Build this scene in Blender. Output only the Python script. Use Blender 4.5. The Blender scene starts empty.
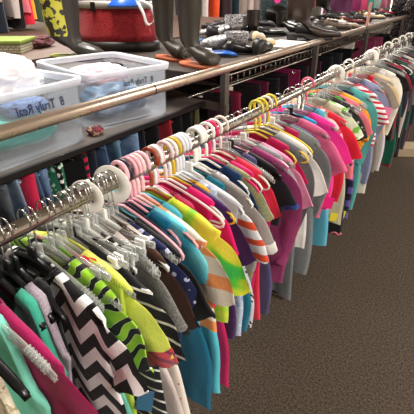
import bpy, bmesh, math, random
from mathutils import Vector, Matrix, noise
random.seed(7)
S=bpy.context.scene
COL=S.collection
PI=math.pi

# ------------------------------------------------------------------ camera
F_PX=410.0
PITCH=math.atan2(223,F_PX); YAW=math.atan2(313*math.cos(PITCH),F_PX)
HC=1.65
Rv=Vector((math.cos(YAW),math.sin(YAW),0))
Fv=Vector((-math.sin(YAW)*math.cos(PITCH),math.cos(YAW)*math.cos(PITCH),-math.sin(PITCH)))
Uv=Rv.cross(Fv)
def pr(x,y,z):
    v=Vector((x,y,z-HC)); d=v.dot(Fv)
    return 207+F_PX*v.dot(Rv)/d, 207-F_PX*v.dot(Uv)/d
def ray(px,py): return Rv*((px-207)/F_PX)-Uv*((py-207)/F_PX)+Fv
def onx(px,py,X):
    r=ray(px,py); q=r*(X/r.x); return q.x,q.y,q.z+HC
def onz(px,py,Z):
    r=ray(px,py); q=r*((Z-HC)/r.z); return q.x,q.y,Z
cd=bpy.data.cameras.new('camera'); cd.lens=F_PX/414*36; cd.sensor_width=36; cd.clip_start=.02
cam=bpy.data.objects.new('camera',cd); COL.objects.link(cam)
cam.location=(0,0,HC); cam.rotation_euler=(PI/2-PITCH,0,YAW); S.camera=cam

# ------------------------------------------------------------------ materials
def lin(h):
    h=h.lstrip('#'); out=[]
    for i in (0,2,4):
        c=int(h[i:i+2],16)/255; out.append(c/12.92 if c<=.04045 else ((c+.055)/1.055)**2.4)
    return (*out,1)
_m={}
class NT:
    def __init__(s,name):
        s.m=bpy.data.materials.new(name); s.m.use_nodes=True; s.t=s.m.node_tree; s.b=s.t.nodes['Principled BSDF']
        s.co=None
    def n(s,t,**k):
        o=s.t.nodes.new(t)
        for a,v in k.items():
            if isinstance(v,tuple) and False: pass
            setattr(o,a,v)
        return o
    def l(s,a,b): s.t.links.new(a,b)
    def obj(s):
        if not s.co: s.co=s.n('ShaderNodeTexCoord').outputs['Object']
        return s.co
    def xyz(s):
        q=s.n('ShaderNodeSeparateXYZ'); s.l(s.obj(),q.inputs[0]); return q.outputs
    def flat(s):          # cloth coordinates: across and down only
        x=s.xyz(); c=s.n('ShaderNodeCombineXYZ'); s.l(x[0],c.inputs[0]); s.l(x[2],c.inputs[1]); 
        return c.outputs[0]
    def ma(s,op,a,b=None,c=None):
        q=s.n('ShaderNodeMath',operation=op)
        for i,v in enumerate((a,b,c)):
            if v is None: continue
            if isinstance(v,(int,float)): q.inputs[i].default_value=v
            else: s.l(v,q.inputs[i])
        return q.outputs[0]
    def mix(s,f,a,b):
        q=s.n('ShaderNodeMix',data_type='RGBA')
        for i,v in ((0,f),(6,a),(7,b)):
            if isinstance(v,str): q.inputs[i].default_value=lin(v)
            elif isinstance(v,(int,float)): q.inputs[i].default_value=v
            elif isinstance(v,tuple): q.inputs[i].default_value=v
            else: s.l(v,q.inputs[i])
        return q.outputs[2]
    def noise(s,sc,det=2,co=None,dist=0):
        q=s.n('ShaderNodeTexNoise'); q.inputs['Scale'].default_value=sc; q.inputs['Detail'].default_value=det; q.inputs['Distortion'].default_value=dist
        s.l(co or s.obj(),q.inputs['Vector']); return q.outputs['Fac']
    def voro(s,sc,co=None,rnd=1,feat='F1'):
        q=s.n('ShaderNodeTexVoronoi',feature=feat); q.inputs['Scale'].default_value=sc; q.inputs['Randomness'].default_value=rnd
        s.l(co or s.flat(),q.inputs['Vector']); return q
    def ramp(s,f,stops,interp='LINEAR'):
        q=s.n('ShaderNodeValToRGB'); r=q.color_ramp; r.interpolation=interp
        while len(r.elements)<len(stops): r.elements.new(.5)
        for e,(p,c) in zip(r.elements,stops): e.position=p; e.color=lin(c)
        s.l(f,q.inputs[0]); return q.outputs[0]
    def base(s,c):
        if isinstance(c,str): s.b.inputs['Base Color'].default_value=lin(c)
        else: s.l(c,s.b.inputs['Base Color'])
    def bump(s,h,st=.3,d=.001):
        q=s.n('ShaderNodeBump'); q.inputs['Strength'].default_value=st; q.inputs['Distance'].default_value=d
        s.l(h,q.inputs['Height']); s.l(q.outputs[0],s.b.inputs['Normal'])
    def set(s,**k):
        for a,v in k.items(): s.b.inputs[a.replace('_',' ')].default_value=v
def cloth(spec):
    if spec in _m: return _m[spec]
    k=spec[0]; a=spec[1:]
    n=NT('fabric_'+k); n.set(Roughness=.85)
    n.b.inputs['Sheen Weight'].default_value=.15; n.b.inputs['Specular IOR Level'].default_value=.2
    if k=='plain': c=n.mix(n.noise(14,3),a[0],a[0]); n.base(c)
    elif k=='heather': n.base(n.mix(n.ma('MULTIPLY_ADD',n.noise(260,2),2.2,-.6),a[0],a[1]))
    elif k=='hstripe':   # c1,c2,period,duty
        x=n.xyz(); z=n.ma('ADD',x[2],n.ma('MULTIPLY',n.noise(6),.01))
        f=n.ma('LESS_THAN',n.ma('FRACT',n.ma('DIVIDE',z,a[2])),a[3]); n.base(n.mix(f,a[0],a[1]))
    elif k=='vstripe':
        x=n.xyz(); f=n.ma('LESS_THAN',n.ma('FRACT',n.ma('DIVIDE',x[0],a[2])),a[3]); n.base(n.mix(f,a[0],a[1]))
    elif k=='chevron':
        x=n.xyz(); t=n.ma('PINGPONG',n.ma('ADD',x[0],1.0),a[3])
        z=n.ma('ADD',x[2],n.ma('MULTIPLY',t,a[4]))
        f=n.ma('LESS_THAN',n.ma('FRACT',n.ma('DIVIDE',n.ma('ADD',z,2),a[2])),.5); n.base(n.mix(f,a[0],a[1]))
    elif k=='dots':      # bg fg scale radius randomness
        v=n.voro(a[2],rnd=a[4]); n.base(n.mix(n.ma('LESS_THAN',v.outputs['Distance'],a[3]),a[0],a[1]))
    elif k=='swirl':
        q=n.n('ShaderNodeTexWave',wave_type='RINGS',rings_direction='SPHERICAL'); q.inputs['Scale'].default_value=a[3]; q.inputs['Distortion'].default_value=6; q.inputs['Detail Scale'].default_value=1.6; q.inputs['Detail'].default_value=.3
        n.l(n.flat(),q.inputs[0]); n.base(n.ramp(q.outputs['Fac'],[(0,a[1]),(.3,a[1]),(.34,a[2]),(.4,a[0])],'CONSTANT'))
    elif k=='tiedye':
        f=n.noise(a[-1],1.5,dist=.8); cs=a[:-1]; m=len(cs)-1
        n.base(n.ramp(f,[(.3+.42*i/m,c) for i,c in enumerate(cs)]))
    elif k=='bands':      # z-banded: list of (z, colour) going down
        x=n.xyz(); z=n.ma('ADD',n.ma('MULTIPLY',x[2],-1.0),n.ma('MULTIPLY',n.noise(7),.03))
        n.base(n.ramp(z,[(p,c) for p,c in a],'LINEAR'))
    elif k=='floral':    # bg c2 c3 scale
        v=n.voro(a[3]); v2=n.voro(a[3]*1.7)
        f=n.ma('LESS_THAN',n.ma('ADD',v.outputs['Distance'],n.ma('MULTIPLY',n.noise(60),.35)),.5)
        c=n.mix(f,a[0],a[1]); f2=n.ma('LESS_THAN',n.ma('ADD',v2.outputs['Distance'],n.ma('MULTIPLY',n.noise(45),.3)),.36)
        n.base(n.mix(f2,c,a[2]))
    elif k=='squares':
        x=n.xyz()
        f1=n.ma('LESS_THAN',n.ma('FRACT',n.ma('DIVIDE',x[0],a[2])),.55); f2=n.ma('LESS_THAN',n.ma('FRACT',n.ma('DIVIDE',x[2],a[2])),.5)
        n.base(n.mix(n.ma('MULTIPLY',f1,f2),a[0],a[1]))
    elif k=='denim':     # c1 c2 (worn)
        x=n.xyz(); w=n.noise(9,4); tw=n.ma('MULTIPLY_ADD',n.noise(300,1),1.4,-.2)
        c=n.mix(tw,a[0],a[1]); n.base(n.mix(n.ma('MULTIPLY_ADD',w,4.0,-1.7),c,a[2]))
    elif k=='lace':
        v=n.voro(75,feat='DISTANCE_TO_EDGE'); f=n.ma('LESS_THAN',v.outputs['Distance'],.12)
        n.base(n.mix(n.ma('LESS_THAN',n.noise(70),.42),a[0],a[1])); n.bump(v.outputs['Distance'],.8,.004)
        _m[spec]=n.m; return n.m
    elif k=='sequin':
        v=n.voro(a[2],n.obj()); q=n.mix(n.ma('GREATER_THAN',n.ma('FRACT',n.ma('MULTIPLY',v.outputs['Distance'],17.3)),.5),a[0],a[1])
        sp=n.n('ShaderNodeSeparateColor'); n.l(v.outputs['Color'],sp.inputs[0])
        n.base(n.mix(sp.outputs[0],a[0],a[1])); n.set(Roughness=.3,Metallic=.35); n.bump(sp.outputs[1],.9,.003)
        _m[spec]=n.m; return n.m
    x=n.noise(420,1); n.bump(n.ma('ADD',x,n.ma('MULTIPLY',n.noise(22,3),3.0)),.45,.0036)
    _m[spec]=n.m; return n.m
def simple(name,c,rough=.5,metal=0,spec=.5,coat=0,bumps=None):
    key=(name,c,rough,metal)
    if key in _m: return _m[key]
    n=NT(name); n.set(Roughness=rough,Metallic=metal); n.b.inputs['Specular IOR Level'].default_value=spec; n.b.inputs['Coat Weight'].default_value=coat
    n.base(n.mix(n.noise(30,3),c,c))
    if bumps: n.bump(n.noise(bumps,3),.4,.002)
    _m[key]=n.m; return n.m
def chrome(name='brushed_chrome',c='#b9b2a8',rough=.22,met=1.0):
    if name in _m: return _m[name]
    n=NT(name); n.set(Metallic=met); n.base(c)
    n.l(n.ma('MULTIPLY_ADD',n.noise(40,4),.18,rough-.06),n.b.inputs['Roughness']); _m[name]=n.m; return n.m
def clear(name,tint,opac,rough=.12,milky='#ffffff',edge=.75):
    if name in _m: return _m[name]
    m=bpy.data.materials.new(name); m.use_nodes=True; t=m.node_tree; t.nodes.clear()
    o=t.nodes.new('ShaderNodeOutputMaterial'); tr=t.nodes.new('ShaderNodeBsdfTransparent'); tr.inputs[0].default_value=lin(tint)
    df=t.nodes.new('ShaderNodeBsdfPrincipled'); df.inputs['Base Color'].default_value=lin(milky); df.inputs['Roughness'].default_value=rough
    fr=t.nodes.new('ShaderNodeLayerWeight'); fr.inputs[0].default_value=.35
    ad=t.nodes.new('ShaderNodeMath'); ad.operation='MULTIPLY_ADD'; ad.inputs[1].default_value=edge; ad.inputs[2].default_value=opac; ad.use_clamp=True
    t.links.new(fr.outputs['Facing'],ad.inputs[0])
    mx=t.nodes.new('ShaderNodeMixShader'); t.links.new(ad.outputs[0],mx.inputs[0]); t.links.new(tr.outputs[0],mx.inputs[1]); t.links.new(df.outputs[0],mx.inputs[2]); t.links.new(mx.outputs[0],o.inputs[0])
    _m[name]=m; return m
CHROME=chrome(); WIRE=chrome('hook_wire','#d6d6d6',.15); DARKMETAL=simple('dark_metal','#2b2725',.45,.6)
CLEAR=clear('clear_hanger_plastic','#f4f7f7',.12,.06,'#e6e4df',.6); BINM=clear('milky_bin_plastic','#f6f8fa',.08,.15,'#e9eef5',.35)
BINRIM=clear('milky_bin_rim','#eef3fa',.38,.15,'#f3f5fb')
BLACKP=simple('black_plastic','#0d0d0f',.3)
def plas(c): return simple('hanger_plastic',c,.35)

# ------------------------------------------------------------------ object helpers
def tag(o,label=None,cat=None,group=None,kind=None):
    if label: o['label']=label
    if cat: o['category']=cat
    if group: o['group']=group
    if kind: o['kind']=kind
    return o
def empty(name,loc,rz=0,label=None,cat=None,group=None,ry=0,rx=0):
    o=bpy.data.objects.new(name,None); o.empty_display_size=.05; COL.objects.link(o)
    o.location=loc; o.rotation_euler=(rx,ry,rz); return tag(o,label,cat,group)
def build(name,bm,m,parent=None,smooth=True,loc=None):
    me=bpy.data.meshes.new(name); bmesh.ops.recalc_face_normals(bm,faces=bm.faces); bm.to_mesh(me); bm.free()
    if smooth:
        for p in me.polygons: p.use_smooth=True
    me.materials.append(m)
    o=bpy.data.objects.new(name,me); COL.objects.link(o)
    if parent: o.parent=parent
    if loc: o.location=loc
    return o
def copy_tree(o,parent=None):
    c=o.copy(); COL.objects.link(c); c.parent=parent
    for ch in list(o.children): copy_tree(ch,c)
    return c
def box(bm,x0,x1,y0,y1,z0,z1,bev=0,rot=None):
    vs=[bm.verts.new((x,y,z)) for x in (x0,x1) for y in (y0,y1) for z in (z0,z1)]
    f=[(0,1,3,2),(4,6,7,5),(0,4,5,1),(2,3,7,6),(0,2,6,4),(1,5,7,3)]
    fs=[bm.faces.new([vs[i] for i in q]) for q in f]
    if bev:
        es=list({e for q in fs for e in q.edges})
        bmesh.ops.bevel(bm,geom=es,offset=bev,segments=2,affect='EDGES',profile=.7)
    return bm
def tube(bm,pts,r,n=8,closed=False,flat=1.0):
    pts=[Vector(p) for p in pts]; N=len(pts); rings=[]
    rr=r if isinstance(r,(list,tuple)) else [r]*N
    prev=None
    for i,p in enumerate(pts):
        if closed: t=pts[(i+1)%N]-pts[i-1]
        else: t=pts[min(i+1,N-1)]-pts[max(i-1,0)]
        t.normalize()
        if prev is None:
            a=Vector((0,1,0)) if abs(t.y)<.9 else Vector((1,0,0))
            u=t.cross(a).normalized()
        else: u=(prev-t*prev.dot(t)).normalized()
        prev=u; v=t.cross(u)
        rings.append([bm.verts.new(p+u*math.cos(2*PI*k/n)*rr[i]+v*math.sin(2*PI*k/n)*rr[i]*flat) for k in range(n)])
    for i in range(N if closed else N-1):
        a=rings[i]; b=rings[(i+1)%N]
        for k in range(n): bm.faces.new((a[k],a[(k+1)%n],b[(k+1)%n],b[k]))
    if not closed: bm.faces.new(rings[0]); bm.faces.new(rings[-1][::-1])
    return bm
def spline(pts,k=6):
    P=[Vector(p) for p in pts]; out=[]
    for i in range(len(P)-1):
        a=P[max(i-1,0)];b=P[i];c=P[i+1];d=P[min(i+2,len(P)-1)]
        for j in range(k):
            t=j/k; out.append(.5*((2*b)+(c-a)*t+(2*a-5*b+4*c-d)*t*t+(3*b-a-3*c+d)*t**3))
    out.append(P[-1]); return out
def loft(bm,rings,cap=True):
    R=[[bm.verts.new(p) for p in r] for r in rings]; n=len(R[0])
    for i in range(len(R)-1):
        for k in range(n): bm.faces.new((R[i][k],R[i][(k+1)%n],R[i+1][(k+1)%n],R[i+1][k]))
    if cap: bm.faces.new(R[0][::-1]); bm.faces.new(R[-1])
    return R

# ------------------------------------------------------------------ the room
def floor_mat():
    n=NT('carpet'); n.set(Roughness=.95); n.b.inputs['Specular IOR Level'].default_value=.1
    a=n.noise(105,3); b=n.noise(3,3); v=n.noise(330,2)
    f=n.ma('MULTIPLY_ADD',n.ma('ADD',n.ma('MULTIPLY',a,.6),n.ma('MULTIPLY',v,.4)),3.4,-1.2)
    c=n.mix(f,'#221c17','#6b5e51'); n.base(n.mix(n.ma('MULTIPLY',b,.25),c,'#44382f'))
    n.bump(n.ma('ADD',a,v),.7,.006); return n.m
bm=bmesh.new(); box(bm,-7,4,-2.5,16,-.05,0); tag(build('floor',bm,floor_mat(),smooth=False),kind='structure')
bm=bmesh.new(); box(bm,-7,4,-2.5,16,3.2,3.25); tag(build('ceiling',bm,simple('ceiling_tile','#e6e2da',.9),smooth=False),kind='structure')
WM=simple('wall_paint','#cfc6b8',.9)
for nm,b in (('wall_left',(-7.1,-7,-2.5,16)),('wall_right',(4,4.1,-2.5,16)),('wall_far',(-7,4,16,16.1)),('wall_near',(-7,4,-2.6,-2.5))):
    bm=bmesh.new(); box(bm,*b,0,3.2); tag(build(nm,bm,WM,smooth=False),kind='structure')
def area(x,y,z,sx,sy,e,c=(1,.96,.9)):
    l=bpy.data.lights.new('ceiling_lamp','AREA'); l.shape='RECTANGLE'; l.size=sx; l.size_y=sy; l.energy=e; l.color=c
    o=bpy.data.objects.new('ceiling_lamp',l); COL.objects.link(o); o.location=(x,y,z); return o
for x,y,e in ((-1.9,1.7,60),(2.3,.3,105),(2.2,3.6,80),(-1.9,5.2,60),(-4,3.2,50),(1.5,8,60),(-2,9.5,50)):
    area(x,y,3.12,.6,1.2,e)

# ------------------------------------------------------------------ hangers
RX,RZ=-.70,1.222          # front rail
NECK=-.062
def arc_hook(r,top,drop):
    # loop over the rail, open on one side, stem to the neck
    pts=[]
    for i in range(15):
        a=math.radians(-25+ (205)*i/14); pts.append((r*math.cos(a),0,top-r+r*math.sin(a)))
    pts+= [(-r*.95,0,top-r*1.5),(-r*.5,0,top-r*2.1),(0,0,top-r*2.6),(0,0,drop)]
    return [pts[0]]+pts[1:-4]+spline(pts[-4:],4)
HP={}
def arm_z(x,w): 
    t=min(1,abs(x)/w); return NECK-.012-.055*t**1.15-.012*t**5
def hanger(kind,c=None,w=.205):
    key=(kind,c,round(w,3))
    if key in HP: return HP[key]
    bm=bmesh.new()
    if kind=='tube':
        root=empty('plastic_hanger',(0,0,0)); m=plas(c)
        tube(bm,arc_hook(.028,.0465,NECK),.0056,8)
        N=10
        top=[(x,0,arm_z(x,w)) for x in [w*.97*(i/N) for i in range(-N,N+1)]]
        end=lambda s:[(s*(w+.006),0,arm_z(w,w)-.010),(s*(w+.004),0,arm_z(w,w)-.020),(s*(w-.006),0,arm_z(w,w)-.027)]
        loop=top+end(1)+[(w*.5,0,arm_z(w,w)-.029),(0,0,arm_z(w,w)-.029),(-w*.5,0,arm_z(w,w)-.029)]+end(-1)[::-1]
        tube(bm,loop,.0042,8,closed=True); build('hanger_frame',bm,m,root)
    elif kind in('clear','black','white','clip'):
        root=empty({'clear':'clear_hanger','black':'black_hanger','white':'white_hanger','clip':'clip_hanger'}[kind],(0,0,0))
        m={'clear':CLEAR,'black':BLACKP,'white':plas('#e9e6df'),'clip':CLEAR}[kind]
        tube(bm,arc_hook(.021,.037,NECK+.002),.0019,6); build('hook',bm,WIRE,root)
        bm=bmesh.new()
        if kind=='clip':
            box(bm,-.165,.165,-.004,.004,-.105,-.088,.002); box(bm,-.02,.02,-.005,.005,-.092,NECK+.012,.004)
            for s in(-1,1): tube(bm,spline([(0,0,NECK-.005),(s*.05,0,-.078),(s*.12,0,-.09),(s*.165,0,-.095)],4),.005,6)
            build('hanger_frame',bm,m,root)
            for s in (-1,1):
                b2=bmesh.new(); x=s*.13
                box(b2,x-.014,x+.014,-.012,-.005,-.135,-.085,.003); box(b2,x-.014,x+.014,.005,.012,-.135,-.085,.003); tube(b2,[(x,-.012,-.1),(x,.012,-.1)],.004,8)
                build('clip',b2,plas('#ece9e2') if c=='w' else CLEAR,root)
        else:
            # broad moulded arms: an I-section that thins to the tips
            N=18; rings=[]
            for i in range(-N,N+1):
                x=w*i/N; t=abs(x)/w; z=arm_z(x,w); h=.017*(1-.35*t); d=.0062*(1-.25*t) if kind!='black' else .0085*(1-.2*t)
                if t>.92: h*=.8; d*=.9
                zc=z-h*.6; rings.append([(x,d,zc+h*.55),(x,d*.35,zc+h*.75),(x,-d*.35,zc+h*.75),(x,-d,zc+h*.55),(x,-d*.4,zc),(x,-d,zc-h*.6),(x,d,zc-h*.6),(x,d*.4,zc)])
            loft(bm,rings); box(bm,-.012,.012,-.005,.005,NECK-.02,NECK+.012,.004)
            build('hanger_arms',bm,m,root)
            if kind=='clear':
                for s in(-1,1):
                    b2=bmesh.new()
                    for k in range(7):
                        x=s*(w*.72+k*.0075); z=arm_z(x,w); box(b2,x-.0015,x+.0015,-.0068,.0068,z-.012,z+.003)
                    tube(b2,[(s*w*.71,0,arm_z(w*.71,w)-.006),(s*(w*.72+.047),0,arm_z(w*.72+.047,w)-.006)],.004,5)
                    build('shoulder_ribs',b2,CLEAR,root)
    HP[key]=root; root['_proto']=1
    return root
def place_hanger(kind,c,w,y,rz,label,group,dx=0,ry=0,rx_=RX,rz_=RZ):
    p=hanger(kind,c,w); o=copy_tree(p); 
    if '_proto' in o: del o['_proto']
    o.location=(rx_+dx,y,rz_-.0022); o.rotation_euler=(0,ry,rz); tag(o,label,'hanger',group); return o

# ------------------------------------------------------------------ garments
def smoothstep(t): t=max(0,min(1,t)); return t*t*(3-2*t)
def body_bm(w,L,wh,t=.018,nw=.07,nd=.05,kind='tee',seed=0,ns=26,nu=30,gather=1.0,top=None):
    rnd=random.Random(seed); ph=[rnd.uniform(0,6.28) for _ in range(6)]; dr=rnd.uniform(-2,2); amp=rnd.uniform(.006,.011)*gather
    bm=bmesh.new(); zt0=NECK-.012
    def ztop(x,front):
        ax=abs(x)
        if kind=='skirt': return -.112
        base=arm_z(min(ax,w),.205)+.007
        if kind=='tank':
            so=nw+.038
            if ax<nw: return base-(nd+.05 if front else nd*.6)*math.cos(ax/nw*PI/2)**.7
            if ax>so: return base-.13*smoothstep((ax-so)/(w-so+.001)*1.6)
            return base
        if ax<nw: return base-(nd if front else nd*.25)*math.cos(ax/nw*PI/2)**.8
        return base
    sheets=[]
    for front in (1,0):
        g=[]
        for j in range(ns+1):
            s=j/ns; row=[]
            for i in range(nu+1):
                u=-1+2*i/nu
                # narrow a little below the arm, then to the hem width
                hw=w+(wh-w)*smoothstep(s*1.2)-.012*math.sin(PI*min(1,s*2.2))*(1 if kind!='skirt' else 0)
                us=math.copysign(abs(u)**.92,u)
                x=us*hw; zt=ztop(us*w,front); zb=zt0-.05-L if kind!='skirt' else -.11-L
                zb+=.012*math.sin(3*u+ph[0])*min(1,L*2)
                z=zt+(zb-zt)*s
                prof=(1-abs(u)**3.0)**.5
                th=max(t*prof*(.22+.78*smoothstep(s*4+ (.5 if abs(us*w)<nw else 0))),.0085*(1-abs(u)**8)*(1-smoothstep(s*3)) if kind!='skirt' else 0)
                fold=amp*(.15+s)*(math.sin(5.5*u+ph[1]+dr*s)+.6*math.sin(11*u+ph[2]-dr*s)+.35*math.sin(19*u+ph[3]))*prof
                fold+=.005*smoothstep(s*3)*math.sin(9*s+4*u+ph[4])
                x+=.008*s*math.sin(7*s+ph[5]+u); fold+=noise.noise(Vector((x*16,seed*1.7,z*9)))*.010*gather*prof*(.3+.7*smoothstep(s*5))
                y=(-1 if front else 1)*th+fold
                row.append((x,y,z))
            g.append(row)
        sheets.append(g)
    V=[[[None]*(nu+1) for _ in range(ns+1)] for _ in (0,1)]
    for j in range(ns+1):
        for i in range(nu+1):
            V[0][j][i]=bm.verts.new(sheets[0][j][i])
            if i in(0,nu): V[1][j][i]=V[0][j][i]
            else:
                V[1][j][i]=bm.verts.new(sheets[1][j][i])
    for k in (0,1):
        for j in range(ns):
            for i in range(nu):
                q=[V[k][j][i],V[k][j][i+1],V[k][j+1][i+1],V[k][j+1][i]]
                bm.faces.new(q if k==0 else q[::-1])
    # close the shoulder seams
    for i in range(nu):
        xa=abs(sheets[0][0][i][0]); xb=abs(sheets[0][0][i+1][0])
        if (min(xa,xb)>=nw-.012) and kind!='skirt':
            a,b,c,d=V[0][0][i],V[0][0][i+1],V[1][0][i+1],V[1][0][i]
            try:
                vs=[]; [vs.append(v) for v in (a,b,c,d) if v not in vs]
                if len(vs)>2: bm.faces.new(vs[::-1])
            except ValueError: pass
    return bm
def sleeve_bm(s,w,ln,t=.017,seed=0,bell=0):
    rnd=random.Random(seed+s); ph=rnd.uniform(0,6); zt=arm_z(w,.205)
    dz=rnd.uniform(-.01,.01)
    k_=rnd.uniform(-.008,.012)
    if ln>.25: path=[(w-.06,zt-.05),(w-.012,zt-.064),(w+.014,zt-.11),(w+.02,zt-.18),(w+.01,zt-.11-(ln-.12)*.6),(w-.002,zt-.11-(ln-.12))]
    else: path=[(w-.062,zt-.046),(w-.018,zt-.062),(w+.008,zt-.090),(w+.012+ln*.17+k_,zt-.088-ln*.42)]
    P=spline([(a,0,b) for a,b in path],5); bm=bmesh.new(); rings=[]; n=22; N=len(P)
    for i,p in enumerate(P):
        f=i/(N-1); tn=(P[min(i+1,N-1)]-P[max(i-1,0)]).normalized(); nv=Vector((tn.z,0,-tn.x))
        if nv.z<0: nv=-nv
        if abs(nv.z)<.35 and nv.x<0: nv=-nv
        h=(.048+.010*f+bell*f) if ln<=.25 else (.050+.008*math.sin(f*PI)-.018*f)
        tt=t*(.5+.6*f)*(1 if ln<=.25 else .9)
        ring=[]
        for k in range(n):
            a=2*PI*k/n; 
            d=nv*h*math.cos(a); yy=tt*math.sin(a)+noise.noise(Vector((p.x*20+d.x*18,seed*2.3+a*.0,p.z*16+d.z*10)))*.012*f+.004*f*math.sin(3*a+ph)+.005*f*math.sin(7*f+ph)
            ring.append((s*(p.x+d.x),yy,p.z+d.z+ .004*math.sin(5*a+ph)*f))
        rings.append(ring)
    R=loft(bm,rings,cap=False); return bm
def neckband_bm(w,nw,nd,r=.0035):
    bm=bmesh.new(); n=12; f=[];b=[]
    for i in range(n+1):
        x=-nw+2*nw*i/n; base=arm_z(x,.205)+.004
        c=max(0,math.cos(x/nw*PI/2))
        f.append((x,-.008-.010*c,base-nd*c**.8)); b.append((x,.008+.008*c,base-nd*.25*c**.8))
    tube(bm,f+b[::-1],r,6,closed=True); return bm
def card_bm(w,h):
    bm=bmesh.new(); box(bm,-w/2,w/2,-.0008,.0008,-h,0); 
    return bm
GI=0
NAMES={'tee':('tee_shirt','t-shirt'),'tank':('tank_top','tank top'),'long':('long_sleeve_shirt','shirt'),'dress':('dress','dress'),'skirt':('skirt','skirt')}
def garment(y,w,L,kind,sl,spec,label,rz=0,nd=.05,wh=None,t=.017,band=None,cuff=None,hemc=None,slspec=None,group=None,tagc=None,name=None,x0=RX,z0=RZ,slw=None,ns=26,nu=30,gather=1,collar=None,ry=0):
    global GI; GI+=1; sd=GI*13
    nm,cat=NAMES[name or kind]
    root=empty(nm,(x0,y,z0),rz,label,cat,group,ry=ry); m=cloth(spec)
    bk='tank' if kind=='tank' else ('skirt' if kind=='skirt' else 'tee')
    wb=w if sl==0 else w-.036
    nw=.07 if bk!='tank' else .062
    build('bodice' if kind=='dress' else 'body',body_bm(wb,L,wh or w*.96,t,nw,nd,bk,sd,ns,nu,gather),m,root)
    if sl:
        ms=cloth(slspec) if slspec else m
        for s in (-1,1):
            so=build('sleeve',sleeve_bm(s,wb,sl,t*.95,sd),ms,root)
            if cuff:
                bm=bmesh.new(); me=so.data; n=22; last=[me.vertices[len(me.vertices)-n+k].co.copy() for k in range(n)]
                prev=[me.vertices[len(me.vertices)-3*n+k].co.copy() for k in range(n)]
                cen=sum(last,Vector())/n
                sc=lambda p,c,q:c+(p-c)*q
                cp=sum(prev,Vector())/n
                loft(bm,[[sc(p,cp,1.06) for p in prev],[sc(p,cen,1.08) for p in last],[sc(p,cen,1.0) for p in last]],cap=False)
                build('cuff',bm,cloth(cuff),so)
    if bk=='tee' and band is not False:
        bo=build('neckband',neckband_bm(wb,nw,nd),cloth(band) if band else m,root)
    if collar:
        bm=bmesh.new(); zc=NECK
        for s in(-1,1):
            loft(bm,[[(s*.01,-.012,zc-.03),(s*.012,-.02,zc-.055),(s*.015,-.022,zc-.055),(s*.012,-.014,zc-.03)],
                     [(s*.06,-.014,zc-.022),(s*.075,-.02,zc-.06),(s*.077,-.022,zc-.06),(s*.062,-.017,zc-.022)],
                     [(s*.10,0,zc-.028),(s*.125,-.003,zc-.05),(s*.127,-.005,zc-.05),(s*.102,-.003,zc-.026)]])
        build('collar',bm,cloth(collar),root)
    if hemc:
        bm=bmesh.new(); hw=(wh or w*.96); zb=NECK-.062-L
        pts=[]
        for i in range(60):
            a=2*PI*i/60; pts.append((hw*math.cos(a)*1.0,t*1.1*math.sin(a),zb+.004+.006*math.sin(i*1.3)))
        tube(bm,pts,.007,6,closed=True); build('hem_trim',bm,cloth(hemc),root)
    if tagc:
        c,tx,tz,tw,th=tagc
        o=build('price_tag',card_bm(tw,th),simple('tag_card',c,.7),root,smooth=False,loc=(tx,-.03,tz)); o.rotation_euler=(0,.15,.5); o['label']='paper price tag'
    return root

# solve position of a garment from the shoulder tip; hem height from the row where its hem ends
def solve(tx,ty,w): 
    x,y,z=onx(tx,ty,RX+w); return y
def hemlen(y,w,hy):
    lo,hi=0,1.2
    for _ in range(30):
        m=(lo+hi)/2
        if pr(RX+w,y,m)[1]>hy: lo=m
        else: hi=m
    return max(.25,RZ+NECK-.062-lo)

P='plain'
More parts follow.
